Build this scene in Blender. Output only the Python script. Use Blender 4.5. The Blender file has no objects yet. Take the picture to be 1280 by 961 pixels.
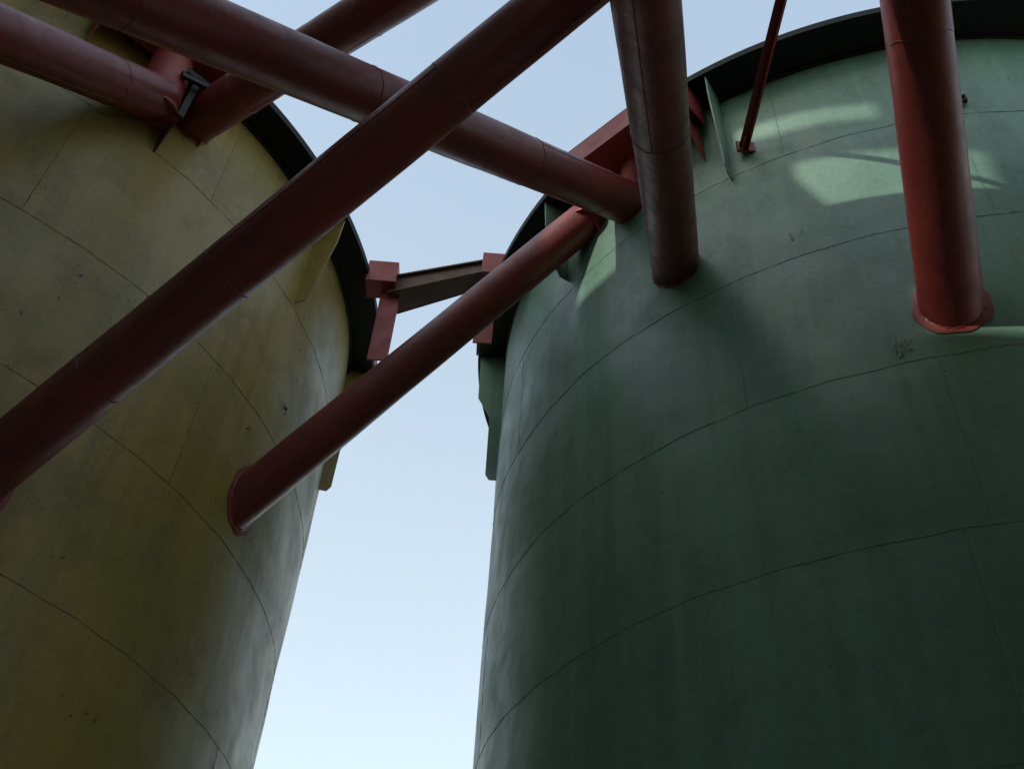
import bpy, math, random, bmesh
from mathutils import Matrix, Vector
random.seed(4)
sc=bpy.context.scene
V=Vector
R=6.6; HR=12.75; FW=.5; GZ=-1.6
T1=V((-9.506,12.027,0)); T2=V((6.462,12.585,0)); T3=V((-7.5,-5.0,0)); T4=V((6.9,-4.0,0))

# ---------------- materials ----------------
def nt(name):
    m=bpy.data.materials.new(name); m.use_nodes=True
    t=m.node_tree; return m,t,t.nodes['Principled BSDF']
def N(t,ty,**k):
    n=t.nodes.new(ty)
    for a,b in k.items(): setattr(n,a,b)
    return n
def noise(t,co,scale,detail=6,rough=.6,mapping=None,dist=0):
    if mapping:
        mp=N(t,'ShaderNodeMapping'); t.links.new(co,mp.inputs[0]); mp.inputs['Scale'].default_value=mapping; co=mp.outputs[0]
    n=N(t,'ShaderNodeTexNoise'); n.inputs['Scale'].default_value=scale
    n.inputs['Detail'].default_value=detail; n.inputs['Roughness'].default_value=rough
    n.inputs['Distortion'].default_value=dist
    t.links.new(co,n.inputs['Vector']); return n.outputs['Fac']
def ramp(t,fac,a,b,ca=0.,cb=1.):
    r=N(t,'ShaderNodeMapRange'); r.clamp=True
    r.inputs['From Min'].default_value=a; r.inputs['From Max'].default_value=b
    r.inputs['To Min'].default_value=ca; r.inputs['To Max'].default_value=cb
    t.links.new(fac,r.inputs['Value']); return r.outputs[0]
def mix(t,fac,a,b,mode='MIX'):
    m=N(t,'ShaderNodeMix',data_type='RGBA',blend_type=mode)
    if not isinstance(fac,(int,float)): t.links.new(fac,m.inputs[0])
    else: m.inputs[0].default_value=fac
    for i,c in ((6,a),(7,b)):
        if isinstance(c,tuple): m.inputs[i].default_value=(*c,1)
        else: t.links.new(c,m.inputs[i])
    return m.outputs[2]
def mul(t,a,b):
    m=N(t,'ShaderNodeMath',operation='MULTIPLY'); t.links.new(a,m.inputs[0])
    if isinstance(b,(int,float)): m.inputs[1].default_value=b
    else: t.links.new(b,m.inputs[1])
    return m.outputs[0]
def paint(name,base,alt,stain,chip,rough=(.4,.6),spec=.5,bump=.15,streak=.5,chips=.64,sc_=1.0,simple=False,pale=0,stn=.5,chipm=(.52,.6)):
    m,t,p=nt(name)
    p.inputs['Specular IOR Level'].default_value=spec
    g=N(t,'ShaderNodeNewGeometry').outputs['Position']
    big=noise(t,g,.4*sc_,2,.5)
    c=mix(t,ramp(t,big,.40,.60),base,alt)
    if simple:
        t.links.new(c,p.inputs['Base Color']); p.inputs['Roughness'].default_value=rough[1]; return m
    med=noise(t,g,1.5*sc_,4,.65,None,.5)
    c=mix(t,ramp(t,med,.48,.70,0,stn),c,stain)
    sn=noise(t,g,1.0,3,.6,(3.2*sc_,3.2*sc_,.16*sc_))
    c=mix(t,ramp(t,sn,.5,.72,0,streak),c,stain)
    if pale: c=mix(t,mul(t,ramp(t,sn,.44,.30,0,pale),ramp(t,med,.35,.6)),c,tuple(min(1,x*1.5+.02) for x in base))
    fine=noise(t,g,14*sc_,4,.7)
    c=mix(t,ramp(t,fine,.35,.7,0,.3),c,tuple(min(1,x*1.5) for x in base))
    ch=mul(t,ramp(t,fine,chips,chips+.025),ramp(t,med,*chipm))
    c=mix(t,ch,c,chip)
    t.links.new(c,p.inputs['Base Color'])
    t.links.new(ramp(t,med,.3,.7,*rough),p.inputs['Roughness'])
    b=N(t,'ShaderNodeBump'); b.inputs['Strength'].default_value=bump; b.inputs['Distance'].default_value=.05
    t.links.new(noise(t,g,.9*sc_,4,.5),b.inputs['Height']); t.links.new(b.outputs[0],p.inputs['Normal'])
    return m
G1,G2=(.155,.295,.212),(.132,.255,.186)
O1,O2=(.355,.255,.062),(.265,.215,.062)
M_green=paint('green_tank_paint',G1,G2,(.085,.170,.128),(.04,.065,.05),bump=.5,streak=.6,chips=.66,rough=(.34,.52),pale=.3,stn=.5)
M_olive=paint('olive_primer_paint',O1,O2,(.12,.10,.036),(.035,.035,.02),bump=.45,chips=.63,rough=(.34,.52),streak=.5,stn=.55,pale=.15,chipm=(.5,.6))
M_greenb=paint('green_tank_paint_plain',G1,G2,(0,0,0),(0,0,0),simple=True)
M_oliveb=paint('olive_primer_plain',O1,O2,(0,0,0),(0,0,0),simple=True)
M_flange=paint('dark_flange_paint',(.007,.011,.010),(.009,.014,.012),(.01,.012,.012),(.02,.02,.02),simple=True,rough=(.6,.7),spec=.3)
M_red=paint('red_oxide_paint',(.215,.029,.022),(.165,.025,.020),(.08,.017,.016),(.34,.14,.11),rough=(.33,.52),bump=.35,streak=.3,chips=.64,sc_=2,stn=.65)
M_brown=paint('brown_primer_paint',(.18,.036,.025),(.11,.028,.021),(.05,.02,.018),(.28,.11,.08),rough=(.36,.55),bump=.6,streak=.1,chips=.62,sc_=3,stn=.7)
M_red2=paint('bracket_red_paint',(.30,.048,.038),(.26,.045,.036),(.16,.03,.027),(.1,.03,.03),rough=(.45,.65),streak=.3,sc_=2)
M_rust=paint('rusty_beam_steel',(.13,.075,.045),(.09,.055,.037),(.05,.03,.022),(.17,.09,.045),rough=(.6,.8),sc_=2)
M_dark=paint('black_steel',(.02,.015,.014),(.03,.02,.018),(.015,.01,.01),(.05,.02,.02),simple=True)
M_weldg=paint('weld_green',(.10,.19,.14),(.12,.22,.16),(0,0,0),(0,0,0),sc_=6,simple=True)
M_weldo=paint('weld_olive',(.20,.155,.055),(.13,.11,.045),(0,0,0),(0,0,0),sc_=6,simple=True)
M_scuff=paint('pale_scuff',(.45,.52,.47),(.3,.40,.35),(0,0,0),(0,0,0),sc_=6,simple=True)
M_conc=paint('concrete',(.38,.37,.34),(.32,.31,.29),(0,0,0),(0,0,0),rough=(.8,.95),simple=True)
M_mask=paint('sun_mask_grey',(.45,.46,.45),(.40,.41,.40),(0,0,0),(0,0,0),rough=(.5,.7),simple=True)  # used only on the added sun screen
M_ground=paint('ground_concrete_yard',(.38,.355,.32),(.30,.285,.265),(0,0,0),(0,0,0),rough=(.9,1),simple=True)

# ---------------- mesh helpers ----------------
def newobj(name,bm,mats,parent=None,smooth=None):
    me=bpy.data.meshes.new(name); bm.normal_update(); bm.to_mesh(me); bm.free()
    for m in mats: me.materials.append(m)
    o=bpy.data.objects.new(name,me); sc.collection.objects.link(o)
    if parent: o.parent=parent
    if smooth:
        for p in me.polygons: p.use_smooth=True
        try: me.set_sharp_from_angle(angle=math.radians(smooth))
        except Exception: pass
    return o
def empty(name):
    e=bpy.data.objects.new(name,None); sc.collection.objects.link(e); return e
def frame(d):
    d=d.normalized(); a=V((0,0,1)) if abs(d.z)<.9 else V((1,0,0))
    e1=d.cross(a).normalized(); return d,e1,d.cross(e1).normalized()
def tube(bm,pts,r,seg=10,mi=0,closed=False,cap=True,rj=0):
    rings=[]; n=len(pts)
    for i,p in enumerate(pts):
        a=pts[(i-1)%n] if (closed or i>0) else pts[i]; b=pts[(i+1)%n] if (closed or i<n-1) else pts[i]
        d,e1,e2=frame(b-a); rr=r*(1+rj*(random.random()-.5))
        rings.append([bm.verts.new(p+rr*(math.cos(2*math.pi*k/seg)*e1+math.sin(2*math.pi*k/seg)*e2)) for k in range(seg)])
    for i in range(n if closed else n-1):
        A,B=rings[i],rings[(i+1)%n]
        for k in range(seg):
            f=bm.faces.new((A[k],A[(k+1)%seg],B[(k+1)%seg],B[k])); f.material_index=mi
    if cap and not closed:
        for q in (rings[0],rings[-1]):
            try: bm.faces.new(q).material_index=mi
            except Exception: pass
def obox(bm,c,ax,ay,az,sx,sy,sz,mi=0,bev=.006):
    b=bmesh.new(); bmesh.ops.create_cube(b,size=1)
    for v in b.verts: v.co=c+ax*v.co.x*sx+ay*v.co.y*sy+az*v.co.z*sz
    if bev: bmesh.ops.bevel(b,geom=b.edges[:],offset=bev,segments=1,affect='EDGES')
    bmesh.ops.recalc_face_normals(b,faces=b.faces[:])
    me=bpy.data.meshes.new('t'); b.to_mesh(me); b.free()
    n0=len(bm.faces); bm.from_mesh(me); bpy.data.meshes.remove(me); bm.faces.ensure_lookup_table()
    for f in bm.faces[n0:]: f.material_index=mi
def prism(bm,poly,nrm,th,mi=0):
    nrm=nrm.normalized()
    A=[bm.verts.new(p+nrm*th/2) for p in poly]; B=[bm.verts.new(p-nrm*th/2) for p in poly]
    fs=[bm.faces.new(A),bm.faces.new(B[::-1])]
    for i in range(len(A)):
        j=(i+1)%len(A); fs.append(bm.faces.new((A[j],A[i],B[i],B[j])))
    for f in fs: f.material_index=mi
    bmesh.ops.recalc_face_normals(bm,faces=fs)
X,Y,Z=V((1,0,0)),V((0,1,0)),V((0,0,1))
def cyl(c,a,r,z): a=math.radians(a); return V((c.x+r*math.cos(a),c.y+r*math.sin(a),z))

# ---------------- tanks ----------------
def tank(c,mat,weld,seams,vseams,gussets):
    e=empty('storage_tank')
    seg=260
    def dr(an,z):
        near=min([abs(z-s) for s in seams]+[9])
        return .010*math.sin(an*9+z*1.3)*math.sin(z*.9+an*5)+.004*math.sin(an*23-z*2.1)*math.sin(z*2.3+an*11)-.008*math.exp(-(near/.22)**2)
    bm=bmesh.new()
    zs=[GZ]+[s for s in seams if s>GZ]+[HR]
    zz=[]
    for a,b in zip(zs,zs[1:]):
        k=10
        zz+= [a+(b-a)*i/k for i in range(k)]
    zz.append(HR); rings=[]
    for z in zz:
        rings.append([])
        for k in range(seg):
            an=2*math.pi*k/seg; d=dr(an,z)
            rings[-1].append(bm.verts.new((c.x+(R+d)*math.cos(an),c.y+(R+d)*math.sin(an),z)))
    for A,B in zip(rings,rings[1:]):
        for k in range(seg): bm.faces.new((A[k],A[(k+1)%seg],B[(k+1)%seg],B[k]))
    newobj('shell',bm,[mat],e,60)
    bm=bmesh.new()
    prof=[(R-.05,HR),(R+FW,HR),(R+FW,HR+.03),(R+FW+.004,HR+.12),(R+FW-.03,HR+.12),(R+.1,HR+.13),(0.3,HR+1.6)]
    pr=[[bm.verts.new((c.x+r*math.cos(2*math.pi*k/seg),c.y+r*math.sin(2*math.pi*k/seg),z)) for k in range(seg)] for r,z in prof]
    for A,B in zip(pr,pr[1:]):
        for k in range(seg): bm.faces.new((A[k],A[(k+1)%seg],B[(k+1)%seg],B[k]))
    newobj('rim_flange',bm,[M_flange],e,30)
    bm=bmesh.new()
    tube(bm,[cyl(c,360*k/seg,R+.01,HR-.05) for k in range(seg)],.03,8,0,True)
    newobj('rim_angle',bm,[M_flange],e,60)
    bm=bmesh.new()
    for s in seams:
        n=900
        pts=[]
        for k in range(n):
            z=s+.007*math.sin(2*math.pi*k*53/n)+.006*math.sin(2*math.pi*k*7/n)+random.uniform(-.004,.004)
            pts.append(cyl(c,360*k/n,R+dr(2*math.pi*k/n,z)-.002,z))
        tube(bm,pts,.0065,5,0,True,rj=.8)
    for (a,z0,z1) in vseams:
        pts=[]
        for i in range(41):
            z=z0+(z1-z0)*i/40; aa=a+.03*math.sin(i*5); pts.append(cyl(c,aa,R+dr(math.radians(aa),z)-.0025,z))
        tube(bm,pts,.006,5,0,rj=.8)
    newobj('weld_seams',bm,[weld],e,60)
    bm=bmesh.new()
    for (a,zb,w1) in gussets:
        ra=V((math.cos(math.radians(a)),math.sin(math.radians(a)),0)); tg=V((-ra.y,ra.x,0))
        P=lambda r,z:V((c.x,c.y,0))+ra*r+Z*z
        if w1: poly=[P(R-.03,HR-.004),P(R+.45,HR-.004),P(R+.42,HR-1.0),P(R+.2,HR-1.4),P(R+.18,zb+.1),P(R+.12,zb),P(R-.03,zb)]
        else: poly=[P(R-.03,HR-.004),P(R+.45,HR-.004),P(R+.42,HR-.55),P(R+.2,zb+.12),P(R+.14,zb),P(R-.03,zb)]
        prism(bm,poly,tg,.02)
    newobj('gusset_plates',bm,[mat],e)
    return e
dh=1.95; h0=7.033
s2=[h0+k*dh for k in(-4,-3,-2,-1,0,1,2)]
s1=[6.70+k*dh for k in(-4,-3,-2,-1,0,1)]+[10.8]
s34=s2
def vs(seams,offs):
    zs=[GZ]+seams+[HR]; out=[]
    for i,(a,b) in enumerate(zip(zs,zs[1:])):
        st=offs[i%len(offs)]
        for k in range(6): out.append((st+60*k,a,b))
    return out
e1_=tank(T1,M_olive,M_weldo,s1,vs(s1,[10,-40,20,-8,-52,-28,8,-36]),[(10,10.0,1),(-18.5,10.9,0),(38,10.2,1),(66,10.2,1),(94,10.2,1)])
e2_=tank(T2,M_green,M_weldg,s2,vs(s2,[0,-95,-60,-114,-172,-128,-103,-120]),[(180,10.0,1),(-151,11.2,0),(-126,10.85,0),(152,10.2,1),(124,10.2,1)])
tank(T3,M_greenb,M_weldg,s34,vs(s34,[0,25,50,14]),[(a,10.2,1) for a in range(0,360,27)])
tank(T4,M_oliveb,M_weldo,s34,vs(s34,[0,25,50,14]),[(a,10.2,1) for a in range(0,360,27)])
def scuffs(c,par,spots,mat,nm):
    bm=bmesh.new()
    for (a,z,w,h,n) in spots:
        for i in range(n):
            aa=a+random.uniform(-w,w)/R*57.3; z0=z+random.uniform(-h,h)*.6; L=random.uniform(.3,1)*h; sl=random.uniform(-.15,.35)
            pts=[cyl(c,aa+(sl*L*(k/4)+.01*math.sin(k*2+i))/R*57.3,R+.006,z0+L*k/4) for k in range(5)]
            tube(bm,pts,random.uniform(.0035,.007),4,0,rj=.8)
    newobj(nm,bm,[mat],par)
scuffs(T2,e2_,[(-114.4,7.2,.09,.16,18),(-121,9.3,.1,.1,4)],M_scuff,'scuff_marks')
scuffs(T1,e1_,[(-36,5.2,.08,.1,5),(-46,3.2,.03,.14,3),(-30,9.3,.08,.07,4),(-14,9.2,.05,.1,4),(-20,8.3,.05,.06,3),(-38,8.6,.06,.06,3),(-27,4.0,.04,.1,3)],M_dark,'tack_scars')

# ---------------- pipes ----------------
def hit(p,d,c,Rr):
    px,py=p.x-c.x,p.y-c.y; a=d.x*d.x+d.y*d.y; b=px*d.x+py*d.y; q=b*b-a*(px*px+py*py-Rr*Rr)
    if q<0: return None
    return p+d*((-b-math.sqrt(q))/a)
def pipe(p0,p1,dia,ends,mat=M_red,name='steel_pipe',pads=(),welds=True,wo=.7):
    r=dia/2; D=(p1-p0).normalized(); A,B=p0.copy(),p1.copy()
    bm=bmesh.new()
    joints=[]
    for i,c in enumerate(ends):
        if c is None: continue
        dd=-D if i==0 else D
        mid=(p0+p1)/2; h=hit(mid,dd,c,R)
        if h is None: continue
        joints.append((i,c,dd,mid))
        if i==0: A=h+dd*.45
        else: B=h+dd*.45
    _,e1,e2=frame(D)
    L=(B-A).length; n=max(8,int(L/.12)); seg=48
    def rad(s,a): return r*(1+.008*math.sin(s*1.7+a*2)+.005*math.sin(s*4.1-a*3))
    ring=[]
    for i in range(n+1):
        t=i/n; ring.append([])
        for k in range(seg):
            a=2*math.pi*k/seg; rr=rad(L*t,a)
            ring[-1].append(bm.verts.new(A+D*L*t+rr*(math.cos(a)*e1+math.sin(a)*e2)))
    for P,Q in zip(ring,ring[1:]):
        for k in range(seg): bm.faces.new((P[k],P[(k+1)%seg],Q[(k+1)%seg],Q[k]))
    bm.faces.new(ring[0]); bm.faces.new(ring[-1])
    s=wo
    while s<L-.3 and welds:
        pts=[]
        for k in range(72):
            a=2*math.pi*k/72; ss=s+.008*math.sin(a*11)
            pts.append(A+D*ss+rad(ss,a)*(math.cos(a)*e1+math.sin(a)*e2))
        tube(bm,pts,.006,6,0,True,rj=.6)
        a=random.uniform(0,6.28); nx=random.choice([1.5,2.1,2.6])
        tube(bm,[A+D*(s+min(nx,L-s)*k/30)+rad(s+min(nx,L-s)*k/30,a)*(math.cos(a)*e1+math.sin(a)*e2) for k in range(31)],.006,6,0,rj=.5)
        s+=nx
    for (i,c,dd,mid) in joints:
        pts=[]
        for k in range(72):
            a=2*math.pi*k/72; o=math.cos(a)*e1+math.sin(a)*e2
            h=hit(mid+o*r,dd,c,R+.006)
            if h is not None: pts.append(h)
        if len(pts)==72: tube(bm,pts,.018,7,0,True,rj=.6)
        if i in pads:
            rows=[]; cen=sum(pts,V())/len(pts)
            for f in (.9,1.1,1.22):
                row=[]
                for k,p in enumerate(pts):
                    ff=f if f<1.2 else f+.05*math.sin(k*.2618+i)+.03*math.sin(k*.6981)+random.uniform(-.012,.012)
                    q=cen+(p-cen)*ff
                    v=V((q.x-c.x,q.y-c.y,0)).normalized()*(R+(.014 if f<1.2 else .010))
                    row.append(bm.verts.new((c.x+v.x,c.y+v.y,q.z)))
                rows.append(row)
            for P,Q in zip(rows,rows[1:]):
                for k in range(72):
                    fc=bm.faces.new((P[k],P[(k+1)%72],Q[(k+1)%72],Q[k])); fc.material_index=1
    bmesh.ops.recalc_face_normals(bm,faces=bm.faces[:])
    return newobj(name,bm,[mat,M_red2],None,40)
def ext(a,b,k): return a+(b-a)*k
a,b=V((-4.77,7.42,5.47)),V((.17,4.04,8.63)); pipe(a,ext(a,b,1.9),.555,(T1,T4),M_red,pads=(0,),wo=1.9)
a,b=V((1.41,8.24,11.6)),V((-2.74,4.64,8.58)); pipe(a,ext(a,b,1.9),.60,(T2,T3),M_red,wo=1.2)
pipe(V((-3.19,10.1,7.41)),V((1.0,8.75,12.0)),.55,(T1,None),M_red,pads=(0,),welds=False)
a,b=V((1.9,7.83,9.73)),V((.85,3.68,8.0)); pipe(a,ext(a,b,2.6),.575,(T2,T3),M_brown,wo=3.3)
a,b=V((4.25,6.37,7.68)),V((3.44,4.05,9.2)); pipe(a,ext(a,b,2.6),.6,(T2,T4),M_red,pads=(0,),wo=3)
a,b=V((-4.59,7.62,11.77)),V((-1.9,5.71,11.77)); pipe(a,ext(a,b,2.2),.59,(T1,T4),M_red,wo=1.4)
a,b=V((-4.8,7.06,11.4)),V((-5.65,5.35,9.7)); pipe(a,ext(a,b,3.4),.6,(None,T3),M_red,wo=.9)

# ---------------- brackets ----------------
def rimbracket(c,ang,length,z,name='pipe_bracket',stub=None):
    ra=V((math.cos(math.radians(ang)),math.sin(math.radians(ang)),0)); tg=V((-ra.y,ra.x,0)); c0=V((c.x,c.y,0))
    bm=bmesh.new()
    obox(bm,c0+ra*(R+.42)+Z*z,tg,ra,Z,length,.5,.46)
    obox(bm,c0+ra*(R+.42)+tg*(length/2+.012)+Z*(z-.02),tg,ra,Z,.02,.72,.62,0,.003)
    obox(bm,c0+ra*(R+.42)-tg*(length/2+.012)+Z*(z-.02),tg,ra,Z,.02,.72,.62,0,.003)
    for s in (-.45,.45):
        prism(bm,[c0+ra*(R-.05)+tg*s*length+Z*(z-.24),c0+ra*(R+.6)+tg*s*length+Z*(z-.24),c0+ra*(R-.05)+tg*s*length+Z*(z-1.0)],tg,.018)
    if stub:
        for (p,q,r) in stub:
            tube(bm,[p,q],r,36)
            d=(q-p).normalized(); tube(bm,[q-d*.03,q+d*.0],r*1.12,36)
    bmesh.ops.recalc_face_normals(bm,faces=bm.faces[:])
    return newobj(name,bm,[M_red2],None,35)
rimbracket(T2,-136.5,2.0,12.5,stub=[(V((1.55,8.05,12.4)),V((1.38,8.25,11.45)),.2),(V((.95,8.6,12.4)),V((.92,8.72,11.75)),.24)])
rimbracket(T1,-48,2.0,12.45,stub=[(V((-4.85,6.95,12.3)),V((-4.8,7.06,11.12)),.27)])
bm=bmesh.new()
g=V((-4.66,7.3,11.55)); ra=V((.666,-.746,0)); tg=V((.746,.666,0))
prism(bm,[g+Z*.45-ra*.3,g+Z*.5+ra*.25,g-Z*.35+ra*.2,g-Z*.95-ra*.35],tg,.03)
obox(bm,g+ra*.32+Z*.42,tg,ra,Z,.8,.05,.10)
obox(bm,g+ra*.40+Z*.28+tg*.1,(tg*.94+Z*.34),ra,(Z*.94-tg*.34),.7,.05,.08)
obox(bm,g+ra*.28+Z*.05,tg,ra,Z,.09,.05,1.0)
newobj('brace_gusset',bm,[M_dark])
bm=bmesh.new()
def wedge(a0,a1,z0,z1,d0,d1,dz0,dz1):
    vs_=[]
    for a,z,d,dz in((a0,z0,d0,dz0),(a1,z1,d1,dz1)):
        for off,h in((0,0),(0,-dz),(d,-dz),(d,0)): vs_.append(bm.verts.new((a[0]+.3*off,a[1]+.95*off,z+h)))
    A,B=vs_[:4],vs_[4:]
    fs=[bm.faces.new(A),bm.faces.new(B[::-1])]+[bm.faces.new((A[i],B[i],B[(i+1)%4],A[(i+1)%4])) for i in range(4)]
    bmesh.ops.recalc_face_normals(bm,faces=fs)
L0,L1=(-2.16,10.98),(-.60,10.48)
wedge(L0,L1,12.90,12.90,.10,.10,.03,.03)
wedge((-2.16,11.04),(-.60,10.54),12.868,12.868,.03,.03,.36,.24)
wedge(L0,L1,12.50,12.62,.50,.34,.03,.03)
wedge((-2.03,11.40),(-.52,10.8),12.868,12.868,.03,.03,.36,.24)
newobj('bridge_beam',bm,[M_rust])
def bpost(cx,cy,cz,w,wx,wy,wz0,wz1,ww):
    bm=bmesh.new()
    obox(bm,V((cx,cy,cz)),X,Y,Z,w,.4,.5)
    obox(bm,V((wx,wy,(wz0+wz1)/2)),X,Y,Z,ww,.03,wz1-wz0)
    obox(bm,V((wx-ww/2*.5,wy+.2,(wz0+wz1)/2+.05)),X,Y,Z,.03,.36,wz1-wz0-.1)
    newobj('beam_bracket',bm,[M_red2])
bpost(-2.29,11.05,12.85,.5,-2.12,11.1,11.0,12.59,.32)
bpost(-.42,10.66,12.8,.42,-.52,11.0,11.45,12.54,.3)
a,b=V((2.78,7.11,11.34)),V((2.80,1.1,11.44)); d,e1,e2=frame(b-a); Lr=(b-a).length
bm=bmesh.new(); m=(a+b)/2
obox(bm,m+e1*.05,d,e1,e2,Lr,.1,.012,0,.002); obox(bm,m+e2*.05,d,e1,e2,Lr,.012,.1,0,.002)
obox(bm,a+d*.05,d,e1,e2,.03,.26,.2,0,.004); obox(bm,a+d*.12+e1*.06,d,e1,e2,.22,.02,.16,0,.004)
newobj('tie_rod',bm,[M_red])
bm=bmesh.new()
p=cyl(T2,-101.5,R+.03,11.2); ra=(V((p.x,p.y,0))-T2).normalized(); tg=V((-ra.y,ra.x,0))
for s in(-1,1):
    obox(bm,p+tg*s*.05,tg,ra,Z,.02,.05,.1,0,.002); obox(bm,p+Z*s*.05,tg,ra,Z,.12,.05,.02,0,.002)
newobj('lifting_lug',bm,[M_dark])

# ---------------- ground and added sun blockers, out of frame ----------------
bm=bmesh.new(); s=3000
bm.faces.new([bm.verts.new((x,y,GZ)) for x,y in((-s,-s),(s,-s),(s,s),(-s,s))]); newobj('ground',bm,[M_ground])
sd=V((.75,.66,0)).normalized(); qd=V((.66,-.75,0)).normalized()
def QS(q,s_,z): return qd*q+sd*s_+Z*z
ge=empty('sun_mask')  # unseen screen added behind the camera to shape the sun patches
def maskpiece(q0,q1,z0,z1,nm='mask_panel'):
    bm=bmesh.new(); obox(bm,QS((q0+q1)/2,-4,(z0+z1)/2),qd,sd,Z,q1-q0,.12,z1-z0,0,0); newobj(nm,bm,[M_mask],ge)
zf,zt=13.0,20.8
ops=[(-6.35,-5.5,16.8,18.1),  # openings placed where sunlight should land on tank and pipes
 (-3.6,-2.0,17.95,18.35),
 (-3.0,-1.2,15.95,17.3),
 (-2.2,-1.2,14.1,14.8),(-1.2,-.5,14.3,15.0),(-.5,.5,14.6,15.4)]
cuts=sorted(set([-12,10]+[o[0] for o in ops]+[o[1] for o in ops]))
for q0,q1 in zip(cuts,cuts[1:]):
    hs=sorted([(o[2],o[3]) for o in ops if o[0]<=q0+1e-6 and o[1]>=q1-1e-6]); z=zf
    for a_,b_ in hs:
        maskpiece(q0,q1,z,a_); z=b_
    maskpiece(q0,q1,z,zt)
bm=bmesh.new()
prism(bm,[QS(-3.1,-4.1,15.9),QS(-2.55,-4.1,15.9),QS(-3.0,-4.1,17.0),QS(-3.1,-4.1,17.3)],sd,.05)
prism(bm,[QS(-2.9,-4.1,15.9),QS(-1.1,-4.1,15.9),QS(-1.1,-4.1,16.05)],sd,.04)
newobj('sun_patch_trim',bm,[M_mask],ge)  # added plates that slant the edges of the lower sun patch
bm=bmesh.new()
obox(bm,QS(-1,-5.8,zt+.1),qd,sd,Z,22.4,3.6,.15); obox(bm,QS(-1,-5.8,zf-.1),qd,sd,Z,22.4,3.6,.15)
newobj('mask_top_and_base',bm,[M_mask],ge)  # closes the added screen above and below
bm=bmesh.new(); obox(bm,V((-24,-3,10)),X,Y,Z,11,16,23.2)  # unseen block added to keep sun off the left tank and dim skylight
for k in range(5): obox(bm,V((-18.47,-3,1.5+4.2*k)),X,Y,Z,.1,15,.25)
newobj('added_sun_block',bm,[M_conc])

# ---------------- light ----------------
el=math.atan(.60); tosun=V((-.75*math.cos(el),-.66*math.cos(el),math.sin(el))).normalized()
sun=bpy.data.lights.new('sun','SUN'); sun.energy=2.5; sun.angle=math.radians(.8); sun.color=(1,.94,.82)
so=bpy.data.objects.new('sun',sun); sc.collection.objects.link(so)
so.rotation_euler=tosun.to_track_quat('Z','Y').to_euler()
w=bpy.data.worlds.new('World'); sc.world=w; w.use_nodes=True; t=w.node_tree
sky=t.nodes.new('ShaderNodeTexSky'); sky.sky_type='NISHITA'; sky.sun_disc=False
sky.sun_elevation=math.asin(tosun.z); sky.sun_rotation=math.atan2(tosun.x,tosun.y)
sky.air_density=1.0; sky.dust_density=3.0; sky.ozone_density=1.0
tc=t.nodes.new('ShaderNodeTexCoord'); sx=t.nodes.new('ShaderNodeSeparateXYZ'); t.links.new(tc.outputs['Generated'],sx.inputs[0])
hz=ramp(t,sx.outputs['Z'],.35,.95)
haze=mix(t,hz,(4.1,4.4,3.7),(2.4,3.0,3.4))
tot=mix(t,1.0,mix(t,1.0,sky.outputs[0],(1.4,1.4,1.4),'MULTIPLY'),haze,'ADD')
t.links.new(tot,t.nodes['Background'].inputs[0]); t.nodes['Background'].inputs[1].default_value=.13
# ---------------- camera ----------------
f,th,ph=1259.5,.7671,.0755
cam=bpy.data.cameras.new('camera'); co=bpy.data.objects.new('camera',cam); sc.collection.objects.link(co); sc.camera=co
cam.sensor_width=36; cam.lens=f/1280*36; cam.clip_end=5000
c_,s_=math.cos(ph),math.sin(ph); ct,st=math.cos(th),math.sin(th)
co.matrix_world=Matrix(((c_,-s_,0,0),(-s_*st,-c_*st,-ct,0),(s_*ct,c_*ct,-st,0),(0,0,0,1)))
sc.view_settings.view_transform='Standard'; sc.view_settings.look='None'; sc.view_settings.exposure=0
